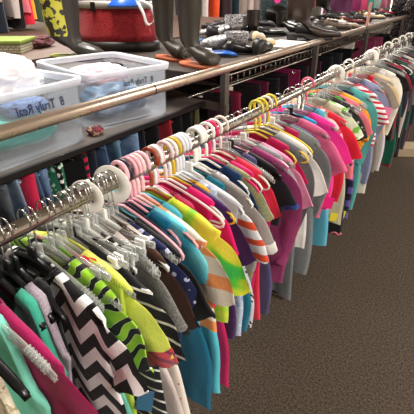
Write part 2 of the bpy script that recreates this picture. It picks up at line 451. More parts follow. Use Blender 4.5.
# y(or tip px), w, hem, kind, sleeve, fabric, hanger(kind,colour), label, extras
G=[
 (('y',0.2),0.18,('L',.5),'tank',0,('lace','#eadfc6','#b9a988'),('black',None),'cream lace tank top with wide strap at the near end of the rail',dict(wh=.15,hw=.225)),
 (('y',0.243),0.19,('L',.62),'tank',0,(P,'#86e2cb'),('clear',None),'mint green sleeveless top on a clear hanger in front of the berry tee',dict(hw=.235,wh=.17,gather=1.4)),
 (('y',0.262),0.275,('L',.62),'tee',.16,(P,'#a00f52'),('clear',None),'berry magenta tee directly behind the mint green top',{}),
 (('y',0.305),0.165,('L',.45),'tank',0,(P,'#3fa98f'),('black',None),'deep teal green camisole hung among the black hangers at the near end',dict(hw=.12)),
 (('y',0.328),0.15,('L',.40),'tank',0,('heather','#bdb0bb','#958794'),('black',None),'pale lilac ruffled tank top behind the teal camisole',dict(gather=2,hw=.12)),
 (('y',0.345),0.13,('L',.48),'tank',0,(P,'#0c0c0f'),('black',None),'plain black tank top just in front of the zigzag print tee',dict(nd=.03,hw=.14)),
 (('y',0.385),0.25,('L',.60),'tee',.17,('chevron','#ffffff','#0b0a0d',.074,.042,1.25),('black',None),'black and white zigzag print tee',{}),
 (('y',0.397),0.19,('L',.36),'tee',.18,(P,'#6cc4ab'),('clear',None),'aqua green tee with white crocheted hem behind the zigzag tee',dict(hemc=('lace','#e8e4d4','#c9c2a8'),z0=RZ-.07,wh=.235)),
 (('y',0.43),0.235,('L',0.27),'tee',.16,('swirl','#9bd22e','#10160c','#eef4e0',9.0),('clear',None),'lime green tee with black and white swirls',dict(wh=.16)),
 (('y',0.445),0.2,('L',.66),'skirt',0,(P,'#c3d94a'),('clip',None),'lime yellow skirt clipped behind the swirl print tee',{}),
 (('y',0.462),0.238,('L',0.2),'tee',.20,(P,'#ecf06c'),('clear',None),'neon yellow tee with red collar and coral striped cuffs',dict(collar=(P,'#d8212f'),cuff=('hstripe','#d8505c','#8f3f5c',.02,.35),wh=.15)),
 (('y',0.487),0.275,('L',.86),'dress',.16,('hstripe','#0d0d12','#d9d7d2',.034,.2),('black',None),'black dress with thin white stripes behind the neon yellow tee',dict(tagc=('#3f6d94',.22,-.42,.04,.075),wh=.275)),
 (('y',0.53),0.15,('L',.50),'tee',0,('dots','#e9e6e1','#0d0d0d',30,.36,.55),('white',None),'white sleeveless blouse with large black spots',dict(nd=.015)),
 (('y',0.545),0.225,('L',.30),'tee',.16,('heather','#8d8b86','#565451'),('clear',None),'heather grey knit tee in front of the brown tee',{}),
 (('y',0.55),0.13,('L',.84),'dress',.0,('heather','#d9ccc6','#c5b5af'),('clear',None),'long pale oatmeal pink dress under the grey knit tee',dict(wh=.275)),
 (('y',0.585),0.235,('L',.27),'tee',.17,(P,'#43281c'),('white',None),'chocolate brown tee on a white hanger',{}),
 (('y',0.59),0.13,('L',.84),'dress',.0,('dots','#e3d9cf','#a3262e',38,.16,.9),('clear',None),'long off white dress scattered with small red flowers',dict(wh=.275)),
 (('y',0.6),0.225,('L',.27),'tee',.17,('floral','#1c2350','#c9cce6','#0e1230',48),('clear',None),'navy tee with pale blue flower print behind the brown tee',{}),
 (('y',0.615),0.245,('L',.25),'tee',.17,(P,'#0b0a0c'),('clear',None),'black tee with a clear hanger arm lying on its shoulder',{}),
 (('y',0.685),0.13,('L',0.6),'dress',.0,(P,'#0b6485'),('tube','#e8a7b4'),'long petrol blue dress behind the black tee',dict(wh=.262)),
 (('y',0.733),0.13,('L',0.57),'dress',.0,(P,'#4fb6c6'),('tube','#f1c3cb'),'long light turquoise dress beside the petrol blue dress',dict(wh=.262)),
 (('y',0.69),0.205,('L',.33),'tee',.14,('tiedye','#1787b8','#3fb6d2','#6fd0de','#7fd6e0',5),('tube','#f0b9c2'),'sky blue tee with darker blue patch on a pink hanger',{}),
 (('y',0.7),0.262,('L',.30),'tee',.19,('hstripe','#e8dccb','#f39a5c',.085,.45),('tube','#f4d0d0'),'cream tee with wide orange tie-dye bands',{}),
 (('y',0.79),0.13,('L',0.6),'dress',.0,(P,'#c2185b'),('tube','#e9b3c6'),'long magenta dress with a pink tag below the orange banded tee',dict(tagc=('#f0307c',.215,-.36,.05,.03),wh=.262)),
 (('y',0.768),0.265,('L',.32),'tee',.2,('tiedye','#36b553','#58c83a','#d6e23a','#e9e34c','#e8d44a',6.5),('tube','#9a3a1e'),'yellow and green tie-dye tee',{}),
 (('y',0.785),0.175,('L',.42),'tee',.15,(P,'#b3123f'),('tube','#f0ede6'),'crimson tee between the sky blue tee and the hot pink tee',{}),
 (('y',0.868),0.235,('L',0.5),'tee',.15,(P,'#3a1450'),('tube','#d8b22c'),'deep purple tee behind the yellow and green tie-dye tee',{}),
 (('y',0.85),0.19,('L',.50),'tee',.15,(P,'#e0156b'),('tube','#eceae6'),'hot pink tee with a scoop neck on a white hanger',{}),
 (('y',0.905),0.245,('L',.26),'long',.20,('hstripe','#cfcfd4','#c9c9cf',.09,.4),('tube','#dfe3ea'),'pale grey tee with two orange stripes round each sleeve',dict(slspec=('hstripe','#d3d2d6','#cf4a2a',.048,.42))),
 (('y',0.9),0.13,('L',0.5),'dress',.0,('floral','#b9c4da','#8e9ccc','#d9e3ea',30),('tube','#e8e8ee'),'pale blue flowered dress hanging below the grey tee with orange striped sleeves',dict(tagc=('#3dc04e',.19,-.47,.05,.06),wh=.24)),
 (('y',0.945),0.13,('L',0.5),'dress',.0,(P,'#116a80'),('white',None),'dark turquoise dress beside the pale blue flowered dress',dict(wh=.235)),
 (('y',0.975),0.24,('L',.27),'tee',.2,('heather','#a39c98','#8c8581'),('tube','#ebe8e0'),'grey marl tee with white sleeve ends on a looped white hanger',dict(cuff=(P,'#e6e4e0'))),
 (('y',0.985),0.12,('L',0.52),'dress',.0,('floral','#ded9e4','#2c2c3c','#6b6b86',60),('tube','#f3f1ec'),'black and white small print dress behind the grey marl tee',dict(wh=.225)),
 (('y',0.885),0.15,('L',.26),'tee',.1,('heather','#f0b61e','#e09c12'),('tube','#dcdfe6'),'small mustard yellow knit top on a white hanger',{}),
 (('y',1.04),0.17,('L',.42),'tee',.16,(P,'#14305c'),('tube','#f5f2ea'),'navy blue tee with teal cuffs behind the mustard yellow top',dict(cuff=(P,'#157f8a'))),
 (('y',1.06),0.19,('L',.44),'tee',.14,('heather','#c9a44a','#2f7f88'),('tube','#e02063'),'teal and gold mottled tee squeezed behind the navy tee',{}),
 (('t',268,182),.19,('L',.50),'long',.38,(P,'#d21768'),('tube','#f0e8e0'),'bright pink long sleeved top next to the coral tee',{}),
 (('t',284,190),0.120,('L',.62),'dress',.0,('heather','#3d3a5e','#54517c'),('clear',None),'slate purple dress under the coral red tee',{}),
 (('t',277,172),.2,('L',.62),'tee',.15,(P,'#dc2f4a'),('tube','#e3d6c6'),'coral red tee with a long body',{}),
 (('t',292,178),.225,('L',.22),'tee',.12,(P,'#15131a'),('black',None),'short black top with pink and blue trim behind the coral red tee',dict(band=(P,'#e9a7b8'),cuff=(P,'#2b3f86'))),
 (('t',301,180),.24,('L',.50),'long',.40,('heather','#a23a72','#84305e'),('clear',None),'plum rose long sleeved shirt',{}),
 (('t',296,164),.2,('L',.38),'tee',.15,('heather','#a9a7ab','#8f8d92'),('white',None),'light grey marl tee on a white notched hanger behind the plum shirt',{}),
 (('t',305,172),.23,('L',.28),'tee',.19,(P,'#e58fb0'),('clear',None),'candy pink tee between the plum shirt and the slate grey tee',{}),
 (('t',303,148),.185,('L',.36),'tee',.14,(P,'#b5124e'),('tube','#d9cf52'),'raspberry tee in front of the slate grey tee',{}),
 (('t',314,160),.22,('L',.72),'long',.34,('heather','#75797c','#5d6164'),('tube','#e6c83a'),'slate grey long top beside the white tee',{}),
 (('t',322,156),.235,('L',.46),'tee',.2,(P,'#e8e2de'),('tube','#ece4d6'),'plain white tee between two grey tops',{}),
 (('t',312,134),.16,('L',.34),'tee',.14,(P,'#a80f48'),('white',None),'dark raspberry tee on a white notched hanger with a bar',{}),
 (('t',331,150),.235,('L',.66),'long',.34,('heather','#7f8284','#66696b'),('clear',None),'mid grey long top directly behind the white tee',{}),
 (('t',326,140),.205,('L',.44),'tee',.15,('heather','#4a5c76','#37475e'),('clear',None),'denim blue marl tee between the mid grey top and the dusty rose tee',{}),
 (('t',338,146),.23,('L',.40),'tee',.2,('heather','#e0688e','#cc5580'),('clear',None),'dusty rose tee beside the bright fuchsia tee',{}),
 (('t',342,152),0.110,('L',.68),'dress',.0,(P,'#57a9c4'),('clear',None),'light blue dress hanging below the dusty rose tee',{}),
 (('t',345,140),.225,('L',.42),'tee',.2,(P,'#ee2f8e'),('clear',None),'bright fuchsia tee beside the scarlet tee',dict(tagc=('#e5127c',.22,-.46,.05,.06))),
 (('t',329,122),.165,('L',.22),'tee',.1,(P,'#1492c4'),('black',None),'small cyan blue top above the fuchsia tee',{}),
 (('t',355,138),.24,('L',.42),'tee',.2,(P,'#cf1d34'),('clear',None),'scarlet tee behind the fuchsia tee',{}),
 (('t',357,150),0.140,('L',.62),'dress',.0,('heather','#cfc8ae','#b9b195'),('clear',None),'stone beige dress with a yellow tag below the scarlet tee',dict(tagc=('#e8d23c',.2,-.66,.04,.05))),
 (('t',342,108),.16,('L',.30),'tee',.14,('floral','#f1d6d6','#d9466a','#7fb06a',26),('tube','#e2607a'),'white blouse with pink flowers on a pink hanger',{}),
 (('t',356,126),.2,('L',.38),'tee',.14,('floral','#dbe7c8','#7cc24c','#f3f0e4',22),('clear',None),'pale green and white flowered tee',{}),
 (('t',362,128),0.115,('L',.76),'dress',.0,(P,'#120f16'),('clear',None),'long black dress with a pink hem band behind the flowered tee',dict(hemc=(P,'#c76a78'))),
 (('t',354,98),.14,('L',.16),'tank',0,(P,'#5cb531'),('clear',None),'bright green little top at the neckline height of the gold tee',dict(nd=.02)),
 (('t',364,118),.215,('L',.30),'tee',.16,('floral','#2d2a2b','#cbb9ac','#8a6a66',34),('clear',None),'black and beige print tee',{}),
 (('t',368,116),.215,('L',.42),'tee',.16,(P,'#e2707e'),('clear',None),'salmon pink tee next to the gold tee',{}),
 (('t',372,108),.215,('L',.30),'tee',.26,(P,'#f0a01e'),('clear',None),'golden orange tee with drooping sleeve',{}),
 (('t',370,116),0.110,('L',.72),'dress',.0,('squares','#1c1836','#5d4f94',.085),('clear',None),'navy dress patterned with violet squares',dict(tagc=('#d9d63a',.17,-.79,.04,.05))),
 (('t',378,104),.21,('L',.72),'long',.40,('heather','#5aa9a6','#479491'),('clear',None),'sea green long top hanging below the gold tee',{}),
 (('t',385,108),.235,('L',.30),'tee',.17,('hstripe','#eee6e4','#c4253f',.028,.45),('clear',None),'red and white striped tee',{}),
 (('t',384,112),0.110,('L',.72),'dress',.0,(P,'#c9c4b8'),('clear',None),'long putty coloured dress behind the sea green top',{}),
 (('t',379,92),.18,('L',.40),'tee',.14,(P,'#c01252'),('tube','#e8e2da'),'cerise tee between the striped tee and the periwinkle top',{}),
 (('t',389,94),.21,('L',.62),'long',.34,('heather','#8990ae','#777e9c'),('clear',None),'periwinkle grey long top with a large pink tag',dict(tagc=('#dd7fa6',.22,-.22,.10,.10))),
 (('t',384,74),.13,('L',.20),'tee',.1,(P,'#cf1c38'),('clear',None),'small bright red top near the far size ring',{}),
 (('t',394,90),.2,('L',.62),'tee',.2,(P,'#8a7d72'),('clear',None),'taupe long tee with orange neckline',dict(band=(P,'#e79a5c'))),
 (('t',399,84),.21,('L',.36),'tee',.17,(P,'#d8b98e'),('clear',None),'sand beige tee in the far part of the rail',{}),
 (('t',399,90),0.110,('L',.66),'dress',.0,(P,'#c9c2c4'),('clear',None),'long pale grey dress below the far beige tee',{}),
 (('t',404,76),.2,('L',.30),'long',.42,(P,'#e6dfd0'),('tube','#dcd2c6'),'off white long sleeved top near the far end of the rail',{}),
 (('t',404,96),.2,('L',.50),'tee',.14,(P,'#16110f'),('clear',None),'black tee near the far end with a white collar edge',{}),
 (('t',408,86),.2,('L',.52),'tee',.14,(P,'#8e2038'),('clear',None),'dark maroon tee beside the bottle green dress',{}),
 (('t',411,82),0.110,('L',.78),'dress',.14,(P,'#0f5540'),('tube','#d9cfc2'),'bottle green dress at the far end of the rail',{}),
 (('t',414,76),0.110,('L',.70),'dress',.0,(P,'#1c1a1d'),('clear',None),'black dress last before the frame edge at the far end',{}),
]
HCN={'#e8a7b4':'pink','#f1c3cb':'pale pink','#f0b9c2':'pink','#f4d0d0':'blush','#e9b3c6':'rose','#9a3a1e':'rust brown','#f0ede6':'white','#d8b22c':'yellow','#eceae6':'white','#dfe3ea':'white','#e8e8ee':'white','#ebe8e0':'white','#f3f1ec':'white','#dcdfe6':'pale blue','#f5f2ea':'white','#e02063':'crimson pink','#f0e8e0':'white','#e3d6c6':'cream','#d9cf52':'yellow','#e6c83a':'yellow','#ece4d6':'cream','#e2607a':'pink','#e8e2da':'white','#dcd2c6':'cream','#d9cfc2':'cream'}
placed=[]
rndY=random.Random(3)
for g in G:
    pos,w,hem,kind,sl,spec,hg,label,ex=g
    y=pos[1] if pos[0]=='y' else solve(pos[1],pos[2],w+.015+(.09 if kind=='dress' else 0))
    placed.append([y,g])
placed.sort(key=lambda q:q[0])
# keep neighbours from sinking into each other
last=-9
for q in placed:
    gp=.008 if q[1][3]=='dress' or (q[0]>1.2) else .015
    if q[0]<last+gp: q[0]=last+gp; 
    last=q[0]
for y,g in placed:
    pos,w,hem,kind,sl,spec,hg,label,ex=g
    L=hem[1] if hem[0]=='L' else hemlen(y,w,hem[1])
    far=y>1.5
    ex=dict(ex); hwo=ex.pop('hw',None); rz=ex.pop('rz',rndY.uniform(-.03,.03)); nm=ex.pop('name',None)
    th=.0095 if y<1.6 else .013
    o=garment(y,w,L,kind,sl,spec,label,rz=rz,t=th,name=nm,ns=16 if far else 26,nu=22 if far else 30,gather=ex.pop('gather',1)*(.75 if y<1.9 else .8),wh=ex.pop('wh',None) or (min(.25,w+.095) if kind=='dress' else None),**ex)
    hw=.205 if kind in('tank',) and w<.2 else min(.205,w-.012)
    if hg[0]=='clip': hl='clear clip hanger'
    elif hg[0]=='tube': hl=HCN[hg[1]]+' tubular plastic hanger'
    elif hg[0]=='white': hl='white moulded hanger with metal hook'
    else: hl=hg[0]+' plastic hanger with metal hook'
    wd=(hl+' holding the '+label).split()[:16]
    while wd[-1] in('the','a','and','with','on','of','in','behind','beside','between','to','at','near','next','by','white','pale','dark','light','black','hot','bright','long','red','grey','large','thin','sky','neon','blue','zigzag','clear'): wd.pop()
    place_hanger(hg[0],hg[1],hwo or max(.15,hw),y,rz,' '.join(wd),'hangers on the front rail')

# ------------------------------------------------------------------ spare hangers in the crowded stretch
EX=[(.272,'black',None,.15,'empty black plastic hanger nearest the end of the rail'),
       (.482,'clear',None,.2,'empty clear hanger just beyond the neon yellow tee'),
    (.498,'clip','w',.2,'empty clear clip hanger just before the spotted blouse'),
    (.513,'clip',None,.2,'empty clear clip hanger touching the spotted blouse hanger'),
    (.536,'clip',None,.2,'empty clear clip hanger behind the spotted blouse'),
    (.555,'clear',None,.2,'empty clear hanger beside the heather grey knit tee'),
    (.567,'clip','w',.2,'empty clear clip hanger with white clips beyond the knit tee'),
    (.655,'tube','#f2b6c0',.19,'empty pink tubular hanger beside the sky blue tee'),
    (.668,'tube','#241f33',.19,'empty dark plum tubular hanger behind the sky blue tee'),
    (.83,'tube','#efd3d4',.19,'empty blush tubular hanger in the pink cluster'),
    (1.00,'tube','#f4f1ea',.19,'empty white tubular hanger hanging over the navy blue tee'),
    (1.16,'clear',None,.2,'empty clear hanger in front of the coral red tee'),
    (1.46,'tube','#2a2c4a',.19,'empty dark blue tubular hanger near the slate grey top'),
    (1.49,'tube','#e8cf3c',.19,'empty yellow tubular hanger near the slate grey top'),
    (1.93,'clear',None,.2,'empty clear hanger beside the cyan blue top'),
    (2.3,'clear',None,.2,'empty clear hanger beside the golden orange tee'),
    (3.25,'clear',None,.2,'empty clear hanger beside the far beige tee')]
for y,k,c,w,lb in EX: place_hanger(k,c,w,y,rndY.uniform(-.1,.1),lb,'hangers on the front rail')
# gather loose hooks near the far end
for i in range(12):
    y=3.5+i*.085; place_hanger('clear' if i%3 else 'tube',None if i%3 else '#d9d2c8',.2,y,rndY.uniform(-.1,.1),'hanger in the crowded far end of the front rail','far hangers on the front rail')
FARC=['#1a1518','#0e4a3a','#7a1b33','#2b2a3c','#b7aca2','#201d22','#51303a','#173a34','#3a3436','#8e8078','#1b2330','#5c2035']
for i,c in enumerate(FARC):
    y=3.5+i*.085
    garment(y,.19,.45+.2*((i*7)%3),'tee',.14,(P,c),'garment number filler',t=.014,ns=12,nu=18,gather=.6)
    o=[q for q in COL.objects if q.get('label')=='garment number filler'][-1]
    o['label']='dark garment crowded at the far end of the front rail' if c not in('#b7aca2','#8e8078') else 'pale garment crowded at the far end of the front rail'
    o['group']='dark garments at the far end' if c not in('#b7aca2','#8e8078') else 'pale garments at the far end'
for root in list(HP.values()):
    for ch in list(root.children_recursive): bpy.data.objects.remove(ch)
    bpy.data.objects.remove(root)

# ------------------------------------------------------------------ size rings on the rail
def ring(y,lb,r=.050,tilt=0,dz=-.004):
    bm=bmesh.new(); n=40
    pr_=[(.0190,-.0015),(.0190,.0015),(r,.0015),(r+.001,0),(r,-.0015)]
    loops=[[(RX+q[0]*math.cos(2*PI*k/n),q[1],q[0]*math.sin(2*PI*k/n)) for q in pr_] for k in range(n)]
    V=[[bm.verts.new((p[0]-RX,p[1],p[2])) for p in l] for l in loops]
    for k in range(n):
        for j in range(5): bm.faces.new((V[k][j],V[k][(j+1)%5],V[(k+1)%n][(j+1)%5],V[(k+1)%n][j]))
    o=build('size_ring',bm,simple('ring_plastic','#f2efe9',.4)); o.location=(RX,y,RZ+dz); o.rotation_euler=(0,0,tilt)
    return tag(o,lb,'rail divider','size rings on the front rail')
ring(.545,'white round size ring on the rail nearest the camera',tilt=.35,r=.042)
ring(.625,'white round size ring just beyond the nearest one',tilt=.3)
ring(2.30,'white round size ring half way along near the floral blouse')
ring(3.02,'white round size ring far along the rail near the small red top')

# ------------------------------------------------------------------ rails and fixtures
def rod(name,pts,r,m,parent=None,n=20): 
    bm=bmesh.new(); tube(bm,pts,r,n); return build(name,bm,m,parent)
fr=empty('garment_rack',(RX,2.4,0),0,'long chrome garment rack carrying the front row of clothes','clothes rack')
def child(o,p): o.parent=p; o.matrix_parent_inverse=Matrix.Translation(p.location).inverted(); return o
child(rod('rail',[(RX,-.3,RZ),(RX,5.6,RZ)],.0168,CHROME),fr)
for y in (1.83,5.55):
    child(rod('post',[(RX,y,.02),(RX,y,RZ-.012)],.013,CHROME),fr)
    bm=bmesh.new(); box(bm,RX-.22,RX+.03,y-.02,y+.02,.0,.025,.004); child(build('foot',bm,CHROME),fr)
for y in (1.76,3.6):
    child(rod('rail_joint',[(RX,y,RZ),(RX,y+.05,RZ)],.0178,CHROME),fr)

UX,UZ=-1.05,1.299
sh=empty('shelf_unit',(-1.4,2,0),0,'long metal shelving unit with chrome guard rail holding bins and shoes','shelving')
SHM=simple('shelf_board','#5a5049',.6,bumps=60); EDG=simple('shelf_edge_black','#16120f',.5); DECK=simple('deck_board','#e7ddcf',.5)
UPR=chrome('guard_rail_steel','#c9b6a4',.27,.8)
child(rod('guard_rail',[(UX,-.2,UZ),(UX,5.95,UZ)],.0205,UPR),sh)
for y in (1.19,2.02,2.75,4.1): child(rod('rail_joint',[(UX,y,UZ),(UX,y+.006,UZ)],.0212,DARKMETAL),sh)
def bxo(name,b,m,p=None,bev=0):
    bm=bmesh.new(); box(bm,*b,bev); o=build(name,bm,m,smooth=False)
    return child(o,p) if p else o
SZ=1.126
bxo('lower_shelf',(-1.95,-1.17,-.3,1.72,SZ-.012,SZ),SHM,sh); bxo('shelf_edge',(-1.175,-1.16,-.3,1.72,SZ-.018,SZ+.003),EDG,sh)
bxo('lower_shelf',(-1.95,-1.35,1.72,5.9,SZ-.14,SZ-.12),SHM,sh); bxo('shelf_edge',(-1.365,-1.35,1.72,5.9,SZ-.15,SZ-.118),EDG,sh)
bxo('cross_bar',(-1.9,-1.04,1.72,1.75,SZ-.035,SZ),simple('bar_grey','#6f675f',.4,.5),sh)
DZ=1.303
bxo('upper_deck',(-1.95,-1.08,1.53,5.9,DZ-.02,DZ),simple('deck_dark','#352a25',.6,bumps=40),sh)
for y in (1.735,2.95,4.25,5.85):
    bxo('upright',(-1.075,-1.045,y-.02,y+.02,.0,UZ-.015),simple('post_grey','#77706a',.35,.7),sh,.003)
    bxo('upright',(-1.93,-1.90,y-.02,y+.02,.0,DZ-.02),simple('post_grey','#77706a',.35,.7),sh,.003)
bxo('upright',(-1.21,-1.18,-.2,-.16,.0,SZ-.035),simple('post_grey','#77706a',.35,.7),sh,.003)
# open wire basket rack between the deck and the lower shelf
wb=bmesh.new()
for z in (1.245,1.19): tube(wb,[(-1.10,1.78,z),(-1.10,5.85,z)],.004,6)
for i in range(62): 
    y=1.8+i*.065; tube(wb,[(-1.10,y,1.245),(-1.10,y,1.19)],.002,4)
o=child(build('wire_front',wb,chrome('wire_grey','#9a9088',.3)),sh)
# rail for trousers under the shelf
child(rod('trouser_rail',[(-1.36,-.3,1.098),(-1.36,5.9,1.098)],.010,CHROME),sh)
# clutter stored on the lower shelf beyond the bins
bits=[('#8b6b55',1.80,.10),('#c9bfb2',1.95,.07),('#3b2d2a',2.1,.09),('#d8cfc4',2.3,.06),('#7d4a3c',2.45,.08),('#2a2325',2.65,.1),('#b99f86',2.85,.07),('#e2dbd0',3.05,.08),('#5d2d35',3.3,.09),('#8f8577',3.55,.08),('#c7b8a6',3.9,.07),('#3e3330',4.2,.09),('#a0785c',4.6,.08),('#d9d0c5',5.0,.07)]
cn=['brown','pale grey','dark brown','cream','rust brown','black','tan','white','maroon','grey','beige','charcoal','light brown','off white']
for (c,y,h),nmc in zip(bits,cn):
    r=empty('shoe_box',(-1.52,y,SZ-.12),random.uniform(-.2,.2),nmc+' shoe box on the lower shelf under the shoe deck','box','shoe boxes on the lower shelf')
    w_=.055; z0=0
    m=simple('card_box',c,.7); bm=bmesh.new(); box(bm,-.15,.15,-w_,w_,z0,z0+h,.002); build('box_body',bm,m,r,False)
    bm=bmesh.new(); box(bm,-.153,.153,-w_-.003,w_+.003,z0+h-.025,z0+h+.002,.002); build('lid',bm,m,r,False)

# ------------------------------------------------------------------ trousers under the shelf
def pants_bm(w,L,seed,t=.019):
    rnd=random.Random(seed); p=[rnd.uniform(0,6) for _ in range(4)]; bm=bmesh.new(); n=20; zc=-.25
    def ringz(z,cx,hw,tt,ph):
        out=[]
        for k in range(n):
            a=2*PI*k/n; c=math.cos(a); s=math.sin(a)
            x=cx+hw*math.copysign(abs(c)**.8,c); y=tt*math.copysign(abs(s)**.7,s)+.005*math.sin(3*a+ph+z*6)+.004*math.sin(z*17+ph)
            out.append((x,y,z))
        return out
    loft(bm,[ringz(z,0,w*(1+.08*min(1,-z/.2)),t*(.8+.4*min(1,-z/.2)),p[0]) for z in (0,-.012,-.03,-.04,-.08,-.14,-.2,-.27)],cap=False)
    for s in (-1,1):
        loft(bm,[ringz(z,s*(w*.54-.0*z),w*.54*(1-.32*((-z-.22)/(L-.22))),t*1.05,p[1]+s) for z in [-.22-(L-.22)*i/9 for i in range(10)]],cap=False)
    return bm
PT=[(2,205,('denim','#161a28','#222a3c','#101320'),'near black jeans at the left edge under the shelf'),
 (13,200,('denim','#0e1014','#23262c','#6a7078'),'black acid washed jeans with pale ripped patches'),
 (24,195,('denim','#2d3f5c','#5c7ba2','#a3b6cb'),'faded blue jeans beside the ripped black jeans'),
 (32,192,(P,'#d3264c'),'bright crimson trousers squeezed between blue jeans'),
 (42,187,('denim','#17253f','#34507c','#6b86ab'),'indigo jeans to the right of the crimson trousers'),
 (52,180,('denim','#1c2b45','#3d5a88','#7d98bb'),'mid indigo jeans with paler seams under the near bin corner'),
 (60,174,('floral','#2c7a5c','#bfe0c4','#12362c',40),'green patterned leggings under the corner of the near bin'),
 (70,172,('dots','#0a0a0c','#f4f0ea',48,.34,.9),'black trousers with small white dots'),
 (83,166,(P,'#101014'),'plain black trousers beside the dotted pair'),
 (90,164,('chevron','#c2203c','#17141a',.034,.03,.9),'red and black zigzag leggings'),
 (100,160,('denim','#12182a','#1e2840','#0c1120'),'dark navy jeans after the zigzag leggings'),
 (112,155,('denim','#14203a','#304a78','#587399'),'dark blue jeans below the gap between the bins'),
 (125,150,('denim','#182c40','#386080','#6c93ab'),'teal tinted dark jeans under the far bin'),
 (138,144,('denim','#1f3556','#4a6f9e','#89a5c6'),'worn blue jeans under the far bin'),
 (150,138,('denim','#12151f','#232838','#0b0d14'),'black denim jeans at the far bin corner'),
 (160,134,(P,'#0b0b0e'),'black trousers before the red pair'),
 (174,128,(P,'#a32536'),'dull red trousers between black pairs'),
 (184,124,(P,'#0d0c10'),'black trousers after the dull red pair'),
 (194,120,(P,'#131218'),'charcoal black trousers left of the olive striped pair'),
 (203,118,('vstripe','#5e5a38','#1d1c18',.03,.4),'olive and black striped trousers'),
 (212,115,(P,'#0f0d0f'),'black trousers right of the olive striped pair'),
 (222,112,(P,'#3c1220'),'deep wine trousers behind the hook cluster'),
 (233,108,(P,'#141216'),'black trousers beside the near upright'),
 (243,104,(P,'#8a1f3c'),'raspberry trousers behind the near upright'),
 (262,96,(P,'#1a1418'),'black trousers before the plum pair'),
 (270,93,(P,'#6a1c3e'),'plum trousers halfway along the shelf'),
 (280,92,(P,'#151216'),'black trousers after the plum pair'),
 (290,88,(P,'#2a1420'),'aubergine trousers halfway along the shelf'),
 (300,86,(P,'#8c1c4c'),'magenta trousers left of the middle upright'),
 (308,84,(P,'#151318'),'black trousers left of the middle upright'),
 (322,78,(P,'#40192c'),'burgundy trousers right of the middle upright'),
 (332,74,(P,'#120f14'),'black trousers beyond the middle upright'),
 (342,68,(P,'#232028'),'dark grey trousers beyond the middle upright'),
 (352,62,(P,'#151216'),'black trousers before the sign holder post'),
 (376,45,(P,'#7a2a48'),'dusky pink trousers beyond the sign holder post'),
 (384,42,(P,'#8c3b58'),'old rose trousers beyond the dusky pink pair'),
 (392,38,(P,'#17141a'),'black trousers at the far end of the shelf')]
lasty=-1
for px,py,spec,lb in PT:
    y=onx(px,py,-1.17)[1]; y=max(y,lasty+.036); lasty=y
    r=empty('trousers' if spec[0]!='denim' else 'jeans',(-1.36,y,1.092),random.uniform(-.12,.12),lb,'trousers' if spec[0]!='denim' else 'jeans','trousers hanging under the shelf')
    build('trouser_body',pants_bm(.175,.84,int(px)),cloth(spec),r)
    bm=bmesh.new(); 
    pts=[(.177*math.cos(2*PI*k/24),.018*math.sin(2*PI*k/24),-.012) for k in range(24)]
    tube(bm,pts,.0035,6,closed=True); build('waistband',bm,cloth(spec),r)
    h=empty('trouser_hanger',(-1.36,y,1.098),0,'wire clip hanger holding the '+lb,'hanger','hangers under the shelf'); h['label']=' '.join(h['label'].split()[:16])
    bm=bmesh.new(); tube(bm,[(.0145*math.cos(a),0,.0145*math.sin(a)) for a in [PI*1.15-PI*1.35*i/10 for i in range(11)]]+[(0,0,-.03)],.0018,5); tube(bm,[(-.14,0,-.03),(.14,0,-.03)],.0022,5); build('hook',bm,WIRE,h)

# ------------------------------------------------------------------ storage bins
def bin_obj(loc,rz,sx,sy,h,lb):
    """sx: size along local x (depth), sy: along y (width of the front)"""
    r=empty('storage_bin',loc,rz,lb,'storage bin')
    def rr(ax,ay,z,rad,n=6):
        out=[]
        for cx,cy,a0 in ((ax-rad,ay-rad,0),(-ax+rad,ay-rad,90),(-ax+rad,-ay+rad,180),(ax-rad,-ay+rad,270)):
            for k in range(n+1):
                a=math.radians(a0+90*k/n); out.append((cx+rad*math.cos(a),cy+rad*math.sin(a),z))
        return out
    ax,ay=sx/2,sy/2; bm=bmesh.new(); d=.035; t=.003
    outer=[rr(ax-d,ay-d,0.006,.05),rr(ax-d+.012,ay-d+.012,0.0,.05),rr(ax-d+.012,ay-d+.012,0.001,.05),rr(ax-d+.02,ay-d+.02,.012,.05),rr(ax-.012,ay-.012,h*.8,.05),rr(ax-.012,ay-.012,h-.03,.05)]
    inner=[rr(ax-.012-t,ay-.012-t,h-.03,.047),rr(ax-d+.016,ay-d+.016,.016,.047)]
    loft(bm,[rr(ax-d-.02,ay-d-.02,0.0,.05)]+outer[2:]+inner,cap=True); build('tub',bm,BINM,r)
    bm=bmesh.new(); loft(bm,[rr(ax-.012,ay-.012,h-.024,.05),rr(ax,ay,h-.024,.055),rr(ax+.002,ay+.002,h-.004,.055),rr(ax,ay,h,.055),rr(ax-.014,ay-.014,h,.05),rr(ax-.017,ay-.017,h-.006,.05),rr(ax-.017,ay-.017,h-.024,.05)],cap=False); build('rim',bm,BINRIM,r)
    return r
def cloth_heap(name,loc,rz,sx,sy,h,spec,lb,cat,seed,flat=.6):
    bm=bmesh.new(); bmesh.ops.create_icosphere(bm,subdivisions=5,radius=1)
    for v in bm.verts:
        p=v.co.copy(); n=noise.noise(p*1.7+Vector((seed,0,0)))*.28+noise.noise(p*4+Vector((0,seed,0)))*.12-abs(noise.noise(p*3.1+Vector((seed,seed,0))))*.2
        q=p*(1+n); q.x=math.copysign(abs(q.x)**.7,q.x); q.y=math.copysign(abs(q.y)**.7,q.y)
        v.co=Vector((max(-1,min(1,q.x))*sx/2,max(-1,min(1,q.y))*sy/2,(max(-.85,min(1.0,q.z))+.85)/1.85*h))
    o=build(name,bm,cloth(spec)); o.location=loc; o.rotation_euler=(0,0,rz); return tag(o,lb,cat)
b1=bin_obj((-1.585,.70,SZ),.03,.80,.60,.235,'milky clear storage bin nearest the left edge with handwriting on its front')
b2=bin_obj((-1.435,1.31,SZ),-.22,.48,.42,.225,'smaller milky clear storage bin right of the handwritten one')
